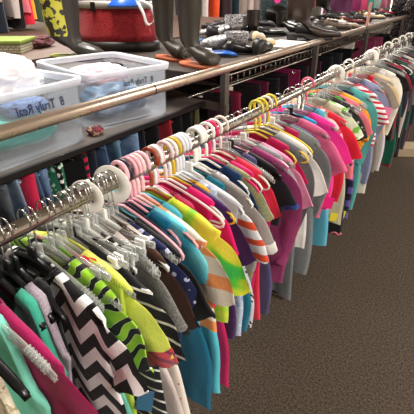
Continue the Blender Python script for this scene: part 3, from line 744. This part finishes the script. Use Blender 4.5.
cloth_heap('shirt',(-1.58,.84,SZ+.13),.3,.46,.30,.17,(P,'#f6f6fa'),'crumpled bright white shirt on top in the near bin','shirt',3)
cloth_heap('scarf',(-1.42,.60,SZ+.15),.2,.18,.16,.07,('dots','#2b1620','#c9a9ae',90,.28,1),'dark burgundy speckled scarf in the near bin','scarf',5)
cloth_heap('blouse',(-1.34,.76,SZ+.02),.0,.16,.36,.11,(P,'#58c9bb'),'aqua top seen through the front of the near bin','top',9)
cloth_heap('blouse',(-1.31,.60,SZ+.13),.0,.12,.2,.06,(P,'#ea8292'),'salmon pink top at the left of the near bin','top',11)
cloth_heap('blouse',(-1.56,.72,SZ+.02),.0,.24,.34,.10,(P,'#e9eef5'),'white top at the bottom of the near bin','top',15)
cloth_heap('blouse',(-1.33,.83,SZ+.125),.0,.12,.16,.05,(P,'#6f8fc4'),'pale blue top high behind the handwriting in the near bin','top',17)
cloth_heap('jeans',(-1.36,1.29,SZ+.02),-.2,.2,.3,.12,('tiedye','#27405a','#5f7f9d','#aebdd0',12),'crumpled blue grey jeans in the smaller bin','jeans',21)
cloth_heap('blouse',(-1.50,1.33,SZ+.12),-.2,.18,.28,.08,('tiedye','#f1dcdf','#e7a4ad','#eef0f6',9),'pale pink and white top in the smaller bin','top',23)
# shelf bits between the bins
cloth_heap('hair_scrunchie',(-1.24,1.055,SZ),0,.06,.06,.035,('tiedye','#b2384a','#3b2a35','#d9b08c',60),'small red and brown scrunchie on the shelf between the bins','scrunchie',31)
# handwriting reads mirrored on the bin fronts, as photographed
def writing(txt,size,parent,lx,ly,lz,c='#2a3350',m=-1,rz=0):
    cu=bpy.data.curves.new('handwriting','FONT'); cu.body=txt; cu.size=size; cu.extrude=.0004; cu.align_x='CENTER'; cu.shear=.15; cu.offset=.0004
    tmp=bpy.data.objects.new('t',cu); COL.objects.link(tmp); bpy.context.view_layer.update()
    me=bpy.data.meshes.new_from_object(tmp.evaluated_get(bpy.context.evaluated_depsgraph_get())); bpy.data.objects.remove(tmp)
    for v in me.vertices:
        x,y,z=v.co; v.co=(z, m*x*.95, y*1.15)
    me.materials.append(simple('marker_ink',c,.6)); o=bpy.data.objects.new('handwriting',me); COL.objects.link(o); o.parent=parent; o.location=(lx,ly,lz); return o
writing('8  Truly Real',.038,b1,.391,.10,.157)['label']='dark blue mirrored handwriting'
writing('8  Truly Real',.03,b2,.232,.03,.16)['label']='dark blue mirrored handwriting'

# ------------------------------------------------------------------ shoes and bags on the deck
def ringp(c,tilt,ra,rb,n=20,sq=1.0):
    # ring centred at c in the xz plane, tilt: 0 = horizontal ring, 90deg = vertical ring facing +x
    ax=Vector((math.cos(tilt),0,-math.sin(tilt))); out=[]
    for k in range(n):
        a=2*PI*k/n; ca,sa=math.cos(a),math.sin(a)
        p=Vector((c[0],0,c[1]))+ax*ra*math.copysign(abs(ca)**sq,ca)+Vector((0,rb*math.copysign(abs(sa)**sq,sa),0)); p.z=max(p.z,.004); out.append(p)
    return out
def outline(L0,L1,w,heel,n=30):
    out=[]
    for k in range(n):
        a=2*PI*k/n; c,s=math.cos(a),math.sin(a); x=(L1 if c>0 else -L0)*abs(c); 
        ww=w*(heel if x<0 else heel+(1-heel)*smoothstep(x/(L1*.5))) 
        out.append((x,ww*math.copysign(abs(s)**.8,s)))
    return out
def boot(name,loc,rz,h,sw,m,solem,lb,trimm=None,heel=0,fl=.2,sole=.018,cat='boots',pull=False,s=1.0,toe=1.0):
    r=empty(name,loc,rz,lb,cat); bm=bmesh.new(); hz=sole+heel
    k=sw
    rg=[ringp((-.0,h),0,k*.98,k*.86),ringp((0,h*.8),0,k,k*.84),ringp((.0,h*.55),0,k*.9,k*.74),ringp((.0,h*.33),0,k*.8,k*.64),
        ringp((.008,hz+.085),.12,k*.82,k*.6),ringp((.018,hz+.062),.45,k*.98,k*.6),ringp((.045,hz*.7+.052),.9,.062,.042),ringp((.08,hz*.4+.044),1.25,.044,.044),
        ringp((.12,sole*.8+.034),1.45,.034,.047),ringp((.155,sole+.024),1.5,.026,.042),ringp((fl-.012,sole+.017),1.55,.018,.026*toe),ringp((fl,sole+.014),1.57,.007,.008)]
    rg=[[Vector((p.x*s,p.y*s,max(p.z,sole*.7)*(1))) for p in q] for q in rg]
    loft(bm,rg,cap=False); bm.faces.new([bm.verts.new(p) for p in rg[-1]])
    sh_=build('shaft',bm,m,r)
    bm=bmesh.new(); o=outline(k*.98,fl+.006,.05,.72); loft(bm,[[(x,y,0) for x,y in o],[(x,y,sole) for x,y in o]]) if not heel else loft(bm,[[(x,y,0 if x>.07 else heel*.98) for x,y in o],[(x,y,sole+(0 if x>.07 else heel)) for x,y in o]])
    build('sole',bm,solem,r)
    if heel:
        bm=bmesh.new(); box(bm,-k*.9,-k*.9+.06,-.03,.03,0,heel+.004,.004); build('heel',bm,solem,r)
    if trimm:
        bm=bmesh.new(); tube(bm,[(k*.99*math.cos(a),k*.87*math.sin(a),h-.004) for a in [2*PI*i/28 for i in range(28)]],.0045,6,closed=True); build('top_trim',bm,trimm,r)
        bm=bmesh.new(); tube(bm,[(x*1.0,y*1.01,sole+.004) for x,y in o],.0045,6,closed=True); build('welt',bm,trimm,r)
    if pull:
        bm=bmesh.new(); box(bm,-.012,.012,-k*.86-.006,-k*.86+.002,h-.06,h-.02,.003); build('pull_tab',bm,BLACKP,r)
    return r
def bootmat():
    n=NT('printed_rubber'); n.set(Roughness=.28); v=n.noise(26,2); x=n.xyz()
    f=n.ma('MULTIPLY',n.ma('GREATER_THAN',v,.49),n.ma('MULTIPLY',n.ma('LESS_THAN',x[0],.05),n.ma('GREATER_THAN',x[2],.12))); n.base(n.mix(f,'#3b3833','#e3e04a')); return n.m
def at(px,py,z=DZ): return onz(px,py,z)
OL=simple('olive_rubber','#39332a',.4); SOLEO=simple('orange_sole','#c46a44',.6)
q=at(68,60); R0=PI*.0
boot('rain_boot',(q[0]+.0,q[1]-.0,DZ),YAW-.2,.42,.093,bootmat(),simple('boot_sole_dark','#2a2825',.6),'dark rain boot printed with yellow flowers behind the near bin',simple('yellow_trim','#d8d96a',.5),fl=.19,s=1.1)
q=at(190,66); boot('rubber_boot',(q[0],q[1],DZ),YAW-.7,.36,.062,OL,SOLEO,'front olive rubber boot with orange sole on the deck',pull=True,fl=.17)
q=at(166,60); boot('rubber_boot',(q[0]-.02,q[1]+.02,DZ),YAW-.7,.36,.060,OL,SOLEO,'rear olive rubber boot half hidden behind its pair on the left',pull=True,fl=.16)
LEA=simple('black_leather','#17120f',.32,coat=.2,bumps=45)
q=at(297,40); boot('cowboy_boot',(q[0],q[1],DZ),YAW+.05,.40,.075,simple('brown_black_leather','#2c1f1b',.38,bumps=38),simple('boot_sole_dark','#1a1614',.6),'dark brown pointed cowboy boot standing above the chrome rail',heel=.028,fl=.25,toe=.7,s=1.25)
q=at(318,20); boot('cowboy_boot',(q[0],q[1]+.1,DZ),YAW-.05,.40,.075,LEA,simple('boot_sole_dark','#1a1614',.6),'black cowboy boot behind the dark brown one',heel=.028,fl=.25,toe=.7,s=1.25)
# red glitter handbag
q=at(108,51); bg=empty('handbag',(q[0],q[1]+.1,DZ),YAW-.12,'red glitter handbag with dark base and grey top band behind the bins','handbag')
def bagring(z,hx,hy,bulge): 
    out=[]
    for x,y in ((-hx,-hy),(-hx*.42,-hy-bulge),(hx*.2,-hy-bulge*.8),(hx,-hy),(hx+bulge*.3,0),(hx,hy),(0,hy+bulge),(-hx,hy),(-hx-bulge*.3,0)): out.append((x,y,z))
    return out
bm=bmesh.new(); loft(bm,[bagring(z,.225-.03*(z/.3),.085-.03*z/.3,.05-.05*z) for z in (.05,.09,.14,.185,.23)]); build('bag_body',bm,cloth(('sequin','#7a121c','#b8323a',240)),bg)
bm=bmesh.new(); loft(bm,[bagring(z,.228,.088,.05) for z in (0,.028,.053)]); build('base_band',bm,simple('bag_base','#1d1512',.45),bg)
bm=bmesh.new(); loft(bm,[bagring(z,.207,.068,.041) for z in (.225,.24,.26)]); build('top_band',bm,simple('bag_top_band','#8d8780',.4,.3),bg)
bm=bmesh.new(); box(bm,-.11,-.085,-.118,-.10,.21,.26,.004); build('clasp',bm,simple('clasp_dark','#2a2624',.3,.8),bg)
# blue sandal with white strap lying on the bag
q=onx(128,5,bg.location.x+.10); sd=empty('cap',(bg.location.x+.13,bg.location.y-.06,DZ+.235),YAW+.2,'blue plastic visor cap with white strap lying on the red handbag','cap')
bm=bmesh.new(); N=28; loft(bm,[[(.085*k_*math.cos(2*PI*i/N),.07*k_*math.sin(2*PI*i/N),z) for i in range(N)] for k_,z in ((1.0,0.002),(1.12,.004),(1.1,.012),(.85,.03),(.7,.05),(.35,.065),(.1,.07))]); build('crown',bm,simple('blue_plastic','#1f57b0',.3),sd)
bm=bmesh.new(); pts=spline([(.07,-.06,.03),(.13,-.085,.0),(.145,-.10,-.06),(.105,-.105,-.09),(.085,-.09,-.03),(.06,-.07,.02)],6)
R_=[[Vector(p)+Vector((0,-.002,0)),Vector(p)+Vector((.0,-.002,.0))+Vector((.012,0,.012)),Vector(p)+Vector((.012,.002,.012)),Vector(p)+Vector((0,.002,0))] for p in pts]; loft(bm,R_); build('strap',bm,simple('white_strap','#e8e6e4',.5),sd)
def low_shoe(name,loc,rz,L,w,h,m,inner,solem,lb,heel=0,cat='shoes',strap=None,high=0,group=None):
    r=empty(name,loc,rz,lb,cat,group); bm=bmesh.new(); n=18; rings=[]
    prof=[(-.5,.25,.55),(-.47,.62,1.0),(-.38,.80,1.08+high),(-.2,.84,.85+high),(0,.88,.62+high*.5),(.15,.98,.62),(.25,1,.7),(.35,.93,.62),(.44,.72,.46),(.495,.35,.25),(.5,.1,.12)]
    def sz(x): return .006+heel*smoothstep((-x/L+.12)*2.6)
    for fx,fw,fh in prof:
        x=fx*L; ring_=[]
        for k in range(n):
            a=2*PI*k/n; y=math.cos(a)*w/2*fw; zz=(math.sin(a)*.5+.5)
            ring_.append((x,math.copysign(abs(math.cos(a))**.7,math.cos(a))*w/2*fw,sz(x)+h*fh*zz**(.8)))
        rings.append(ring_)
    loft(bm,rings); build('upper',bm,m,r)
    # opening
    bm=bmesh.new(); N=20; top=h*(.87+high); cx=-.2*L
    vs=[(cx+.2*L*math.cos(2*PI*k/N),w*.36*math.sin(2*PI*k/N)) for k in range(N)]
    loft(bm,[[(x,y,sz(x)+h*.5) for x,y in vs],[(x,y,sz(x)+h*(.86+high*.9)*(1 if x<cx else .93)+.003) for x,y in vs]]); build('insole',bm,inner,r)
    bm=bmesh.new(); o=[(x,y) for x,y in outline(.5*L,.5*L,w/2*1.03,.82)]; loft(bm,[[(x,y,sz(x)-.006) for x,y in o],[(x,y,sz(x)+.004) for x,y in o]]); build('sole',bm,solem,r)
    if heel>.012:
        bm=bmesh.new(); box(bm,-.48*L,-.28*L,-w*.3,w*.3,0,heel+.002,.003); build('heel',bm,solem,r)
    if strap:
        bm=bmesh.new(); tube(bm,[(-.02*L+.01*math.sin(a),w*.5*math.cos(a),sz(0)+h*.35+h*.75*math.sin(a)) for a in [PI*i/12 for i in range(13)]],.004,6); build('strap',bm,strap,r)
    return r
BS=simple('sole_black','#1b1816',.6); WH=simple('white_insole','#e4e2de',.6); DK=simple('dark_insole','#2a2322',.8)
SQ=cloth(('sequin','#121012','#e6e2e4',170))
def S_(px,py,z=DZ): q=onz(px,py,z); return (q[0],q[1],DZ)
low_shoe('ballet_flat',S_(212,56),YAW-.25,.28,.085,.035,simple('blue_patent','#1b4f9c',.25),WH,BS,'shiny blue ballet flat with white lining next to the rubber boots')
low_shoe('ballet_flat',S_(204,46),YAW-.1,.24,.085,.04,simple('navy_patent','#26303c',.3),simple('blue_insole','#2f6a96',.6),BS,'dark ballet flat with blue lining behind the shiny blue flat')
low_shoe('ballet_flat',S_(200,34),YAW+.1,.24,.085,.045,simple('dark_canvas','#2a2a2c',.7),WH,BS,'charcoal shoe with white lining at the back of the pile')
q=S_(236,52); boot('sequin_boot',q,YAW+2.75,.11,.06,SQ,BS,'silver and black sequinned ankle boot lying nearest the rail',fl=.19,s=1.2)
q=S_(238,38); boot('sequin_boot',(q[0],q[1]-.03,DZ),YAW+2.95,.155,.066,SQ,BS,'taller silver and black sequinned boot standing behind its pair',fl=.21,s=1.3)
boot('ankle_boot',S_(252,40),YAW+2.2,.19,.05,LEA,BS,'black ankle boot in front of the beige coat',fl=.17)
low_shoe('pump',S_(246,54),YAW+.2,.24,.08,.06,LEA,DK,BS,'flat black shoe beside the cream shoe',high=.1)
low_shoe('wedge_sandal',S_(264,46),YAW+.5,.17,.075,.055,simple('cream_leather','#cdb692',.5),WH,simple('wedge_tan','#b79a6c',.6),'small cream wedge shoe above the chrome rail',heel=.025)
low_shoe('pump',S_(270,36),YAW+.1,.24,.09,.06,LEA,DK,BS,'glossy black shoe under the black backpack')
boot('ankle_boot',S_(281,34),YAW-.6,.15,.05,LEA,BS,'black ankle boot left of the cowboy boot',fl=.17)
colr=[('#3a2418','brown'),('#17130f','black'),('#6a4a30','tan'),('#241b1a','black'),('#5e1f22','oxblood'),('#8d7c6b','taupe'),('#1d2a1d','dark green'),('#40302a','brown'),('#b59c7d','beige'),('#15120f','black'),('#7b2230','red'),('#2f2723','brown')]
where=['right of the cowboy boots','behind the taupe shoe','near the white panel','beside the oxblood shoe','before the sign holder','at the rail by the sign holder','in the far pile of shoes','past the sign holder','past the sign holder near the rail','at the far end of the deck','in the last row of shoes','last on the deck']
pos_=[(326,28),(336,20),(340,27),(350,20),(352,24),(345,28),(358,17),(370,16),(374,19),(380,14),(388,15),(382,17)]
for (c,n_),wv,(px,py) in zip(colr,where,pos_):
    low_shoe('loafer',S_(px,py),YAW+random.uniform(-.4,.4),.26,.095,.055,simple('shoe_leather',c,.4),WH if n_ in('taupe','beige') else DK,BS,n_+' shoe on the deck '+wv,high=.15,strap=simple('shoe_strap','#c9a95a',.3,.6) if n_ in('dark green','tan') else None)
more=[(222,38,'#1d1a1c','black slip on shoe behind the blue lined flat',.5),(214,30,'#2d2a2e','charcoal shoe under the orange top',2.6),(243,30,'#151214','black shoe behind the sequinned boots',.2),(228,26,'#3a2a24','dark brown shoe below the dark plum top',2.2),(262,27,'#191516','black shoe below the dusty beige coat',-.4),(250,22,'#4a3a34','brown shoe farthest back below the beige coat',.9),
 (306,22,'#20191a','black shoe partly behind the dark brown cowboy boot',.3),(262,54,'#15130f','black sandal touching the chrome rail',1.2),(323,34,'#2b2320','dark brown shoe directly above the chrome rail',.4),(337,30,'#56463a','olive brown shoe directly above the chrome rail',.1),(362,22,'#2a1f1e','black shoe just behind the sign holder',.5),(312,37,'#1b1718','black flat shoe at the toe of the cowboy boot',-.2)]
for px,py,c,lb,a_ in more: low_shoe('slip_on_shoe',S_(px,py),YAW+a_,.25,.09,.075,simple('shoe_leather',c,.4),DK,BS,lb,high=.1)
# backpack with a pink round tag
bm=bmesh.new(); q=S_(287,44); box(bm,-.13,.13,-.17,.17,0,.003); o=build('tissue_paper',bm,simple('white_paper','#f6efe2',.7),smooth=False); o.location=q; o.rotation_euler=(0,0,.0); tag(o,'sheet of white paper on the deck in front of the cowboy boot','paper')
q=S_(279,25); bp=empty('backpack',(q[0]-.05,q[1],DZ),YAW,'black sparkly backpack with a pink round price sticker','backpack')
bm=bmesh.new(); loft(bm,[[(.15*k_*math.copysign(abs(math.cos(2*PI*i/24))**.6,math.cos(2*PI*i/24)),.08*k_*math.sin(2*PI*i/24),z) for i in range(24)] for k_,z in ((.85,0),(1,.02),(1.02,.15),(1,.27),(.85,.34),(.4,.38))]); build('bag_body',bm,cloth(('sequin','#14181c','#4a5a5e',120)),bp)
bm=bmesh.new(); loft(bm,[[(.11*k_*math.cos(2*PI*i/24),-.075-.03*k_,.1+.075*k_*math.sin(2*PI*i/24)) for i in range(24)] for k_ in (1,.95,.7)]); build('front_pocket',bm,LEA,bp)
bm=bmesh.new(); loft(bm,[[(.0+.027*math.cos(2*PI*i/24),yy,.215+.027*math.sin(2*PI*i/24)) for i in range(24)] for yy in (-.081,-.084)]); build('price_sticker',bm,simple('hot_pink_card','#f0288c',.6),bp,False)
# sign holder on the guard rail
q=onx(364,30,UX); sg=empty('sign_holder',(UX+.02,q[1],UZ-.03),0,'slim pink sign card in a holder clamped on the chrome rail','sign')
bm=bmesh.new(); box(bm,-.004,.004,-.04,.04,.05,.24,.002); build('sign_card',bm,simple('pink_card','#c98a7c',.6),sg,False)
bm=bmesh.new(); box(bm,-.008,.004,-.015,.015,-.01,.06,.003); build('clamp',bm,simple('post_grey','#77706a',.35,.7),sg,False)
# white panel standing behind the shoes
bm=bmesh.new(); box(bm,-.01,.01,-.22,.22,0,.30,.003); o=build('display_board',bm,simple('white_board','#f2eee9',.5),smooth=False); o.location=(-1.9,onz(335,13,DZ)[1]-.55,DZ-.0); tag(o,'blank white display board behind the shoes','board')

# ------------------------------------------------------------------ table, basket and clothes rows behind
TBX=-2.0
tb=empty('display_table',(-2.8,3,0),0,'wide brown display table behind the shelving unit','table')
TM=simple('brown_laminate','#5c463b',.5,bumps=20)
bxo('table_top',(-3.9,TBX,.6,4.5,1.27,1.305),TM,tb)
for x in (-3.8,-2.1):
    for y in (.7,4.4): bxo('leg',(x-.03,x+.03,y-.03,y+.03,0,1.27),DARKMETAL,tb)
q=onz(14,50,1.305); bk=empty('basket',(q[0]+.02,q[1]-.02,1.305),YAW,'pale woven basket with a green rim at the back left','basket')
def wov():
    n=NT('woven'); n.set(Roughness=.8); w=n.n('ShaderNodeTexBrick'); w.inputs['Scale'].default_value=1; w.inputs['Brick Width'].default_value=.03; w.inputs['Row Height'].default_value=.015; w.inputs['Mortar Size'].default_value=.002
    w.inputs['Color1'].default_value=lin('#b9b59a'); w.inputs['Color2'].default_value=lin('#a3a084'); w.inputs['Mortar'].default_value=lin('#57533f'); n.l(n.flat(),w.inputs[0]); n.l(w.outputs[0],n.b.inputs['Base Color']); return n.m
bm=bmesh.new(); box(bm,-.24,.10,-.12,.12,0,.05,.01); build('basket_body',bm,wov(),bk,False)
bm=bmesh.new(); box(bm,-.245,.105,-.125,.125,.048,.068,.008); build('rim',bm,simple('green_rim','#7d8f3a',.7),bk,False)
q=onz(36,47,1.305); cloth_heap('jumper',(q[0],q[1],1.305),.3,.2,.2,.07,(P,'#5a2f33'),'maroon folded jumper beside the woven basket','jumper',41)
# back rail with garments whose lower ends show at the top left
br=empty('back_rack',(-3.35,3,0),0,'tall garment rack behind the display table','clothes rack')
BRX=-3.45; BRZ=2.25
child(rod('rail',[(BRX,1.0,BRZ),(BRX,9.0,BRZ)],.016,CHROME),br)
for y in (1.02,8.98): child(rod('post',[(BRX,y,1.305 if y<2 else 0),(BRX,y,BRZ)],.014,CHROME),br)
BK=[(2,2,'#8c7a6a','taupe trousers at the far left of the back rack',8),(8,31,'#161a26','black long dress at the left of the back rack',12),(14,16,'#5d5350','grey brown top beside the long black dress',8),(21,20,'#b9aba4','pale stone blouse on the back rack',9),
 (26,28,'#1a1416','narrow black skirt under the pale blouse',5),(31,14,'#d9707a','coral pink blouse on the back rack',10),(35,24,'#d8283e','red shorts below the coral pink blouse',7),(39,19,'#e8a638','amber yellow top beside the coral blouse',6),(44,22,'#3c4a34','dark olive top beside the yellow flowered boot',6),
 (76,8,'#2a1c1c','dark brown coat behind the rain boot',16),(98,6,'#3d2a2c','brown coat above the red handbag',16),(118,6,'#22303a','dark slate coat above the red handbag',16),(150,10,'#1a1618','black coat between the handbag and rubber boots',16),(200,26,'#141c2c','navy coat right of the rubber boots',12),(209,20,'#cfc3bc','off white top behind the shoes',10),
 (220,19,'#d2481f','bright orange scarf like top behind the sequinned shoes',14),(232,20,'#3a2b30','dark plum top behind the sequinned shoes',8),(240,20,'#14242e','dark teal coat behind the sequinned shoes',14),(254,24,'#b8a49a','beige coat behind the black shoes',14),(266,22,'#a5928c','dusty beige coat next to the black backpack',10),(278,10,'#22302e','dark green coat above the backpack',14),(292,8,'#3b3340','dark mauve coat behind the cowboy boot',12),
 (304,6,'#2a2426','black jacket behind the cowboy boots',12),(316,8,'#7a3a44','dusky red jacket behind the cowboy boots',10)]
for px,py,c,lb,wpx in BK:
    X=BRX+.2; q=onx(px,py,X); y=q[1]; zb=q[2]
    garment(y,.2,BRZ+NECK-.062-zb,'dress' ,0,(P,c),lb,x0=BRX,z0=BRZ,t=max(.018,wpx*.0042),ns=14,nu=18,gather=1.2,band=False,group='garments on the back rack',rz=random.uniform(-.1,.1))
    h=empty('wire_hanger',(BRX,y,BRZ),0,'hanger carrying the '+lb,'hanger','hangers on the back rack'); h['label']=' '.join(h['label'].split()[:14])
    bm=bmesh.new(); tube(bm,arc_hook(.024,.040,NECK),.002,6); tube(bm,[(-.17,0,-.12),(0,0,NECK),(.17,0,-.12)],.002,6); build('hook',bm,WIRE,h)
# bright row of clothes at the far top right
RX2=-1.75
fr2=empty('far_rack',(RX2,8,0),0,'garment rack crossing behind the far end of the shelf','clothes rack')
child(rod('rail',[(RX2,4.9,1.9),(RX2,11.5,1.9)],.016,CHROME),fr2)
for y in (6.1,11.4): child(rod('post',[(RX2,y,0),(RX2,y,1.9)],.014,CHROME),fr2)
FR=[(352,'#5a2a4a','plum'),(360,'#7a2450','magenta plum'),(367,'#b0395a','rose red'),(373,'#3b8f86','teal green'),(380,'#9db3a6','pale sage'),(386,'#d97f9a','candy pink'),(391,'#c98c98','dusty pink'),(396,'#6d5a58','mushroom'),(401,'#b8404e','strawberry red'),(406,'#c9bdb4','ivory'),(411,'#8c4a5c','mulberry')]
for px,c,cnm in FR:
    q=onx(px,13-(px-352)*.05,RX2+.2)
    y=min(q[1],11.3)
    garment(y,.2,1.9+NECK-.062-max(1.33,q[2]),'tee',.15,(P,c),cnm+' top hanging on the far rack at the upper right',x0=RX2,z0=1.9,t=.03,ns=12,nu=18,group='tops on the far rack')
    h=empty('wire_hanger',(RX2,y,1.9),0,'wire hanger carrying the '+cnm+' top on the far rack','hanger','hangers on the far rack')
    bm=bmesh.new(); tube(bm,arc_hook(.024,.040,NECK),.002,6); tube(bm,[(-.17,0,-.12),(0,0,NECK),(.17,0,-.12)],.002,6); build('hook',bm,WIRE,h)
# dark patterned dresses hung high at the far right
er=empty('end_rack',(-.9,6.2,0),0,'chrome end rack with dark patterned dresses at the far right','clothes rack')
child(rod('rail',[(-1.3,6.1,1.62),(.4,6.1,1.62)],.015,CHROME),er)
for x in (-1.28,.38): child(rod('post',[(x,6.1,0),(x,6.1,1.62)],.014,CHROME),er)
for i,(x,w_) in enumerate(((-1.12,'left'),(-.98,'second from left'),(-.84,'middle'),(-.7,'right'))):
    o=garment(6.1,.19,.95,'dress',.14,('floral','#1b1719','#6d625e','#2c2527',40) if i%2==0 else ('floral','#2a2224','#8a7d78','#191517',55),w_+' dark patterned dress on the end rack',x0=x,z0=1.62,t=.02,rz=PI/2-.5,ns=14,nu=18,group='patterned dresses on the end rack')
    h=empty('wire_hanger',(x,6.1,1.62),PI/2-.5,'hanger carrying the '+w_+' dark patterned dress','hanger','hangers on the end rack')
    bm=bmesh.new(); tube(bm,arc_hook(.024,.040,NECK),.002,6); tube(bm,[(-.17,0,-.12),(0,0,NECK),(.17,0,-.12)],.002,6); build('hook',bm,WIRE,h)
# things on the floor at the far end
q=onz(404,157,0); o=bxo('cardboard_box',(-.17,.17,-.12,.12,0,.09),simple('tan_card','#a8937a',.7)); o.location=(q[0],q[1]+.15,0); o.rotation_euler=(0,0,.5); tag(o,'low tan cardboard box on the carpet at the far end','box')

# ------------------------------------------------------------------ view
w=bpy.data.worlds.new('world'); S.world=w; w.use_nodes=True; w.node_tree.nodes['Background'].inputs[0].default_value=(.9,.93,1,1); w.node_tree.nodes['Background'].inputs[1].default_value=.3
S.view_settings.view_transform='Standard'; S.view_settings.look='None'; S.view_settings.gamma=1; S.view_settings.exposure=0.8
S.view_settings.use_curve_mapping=False
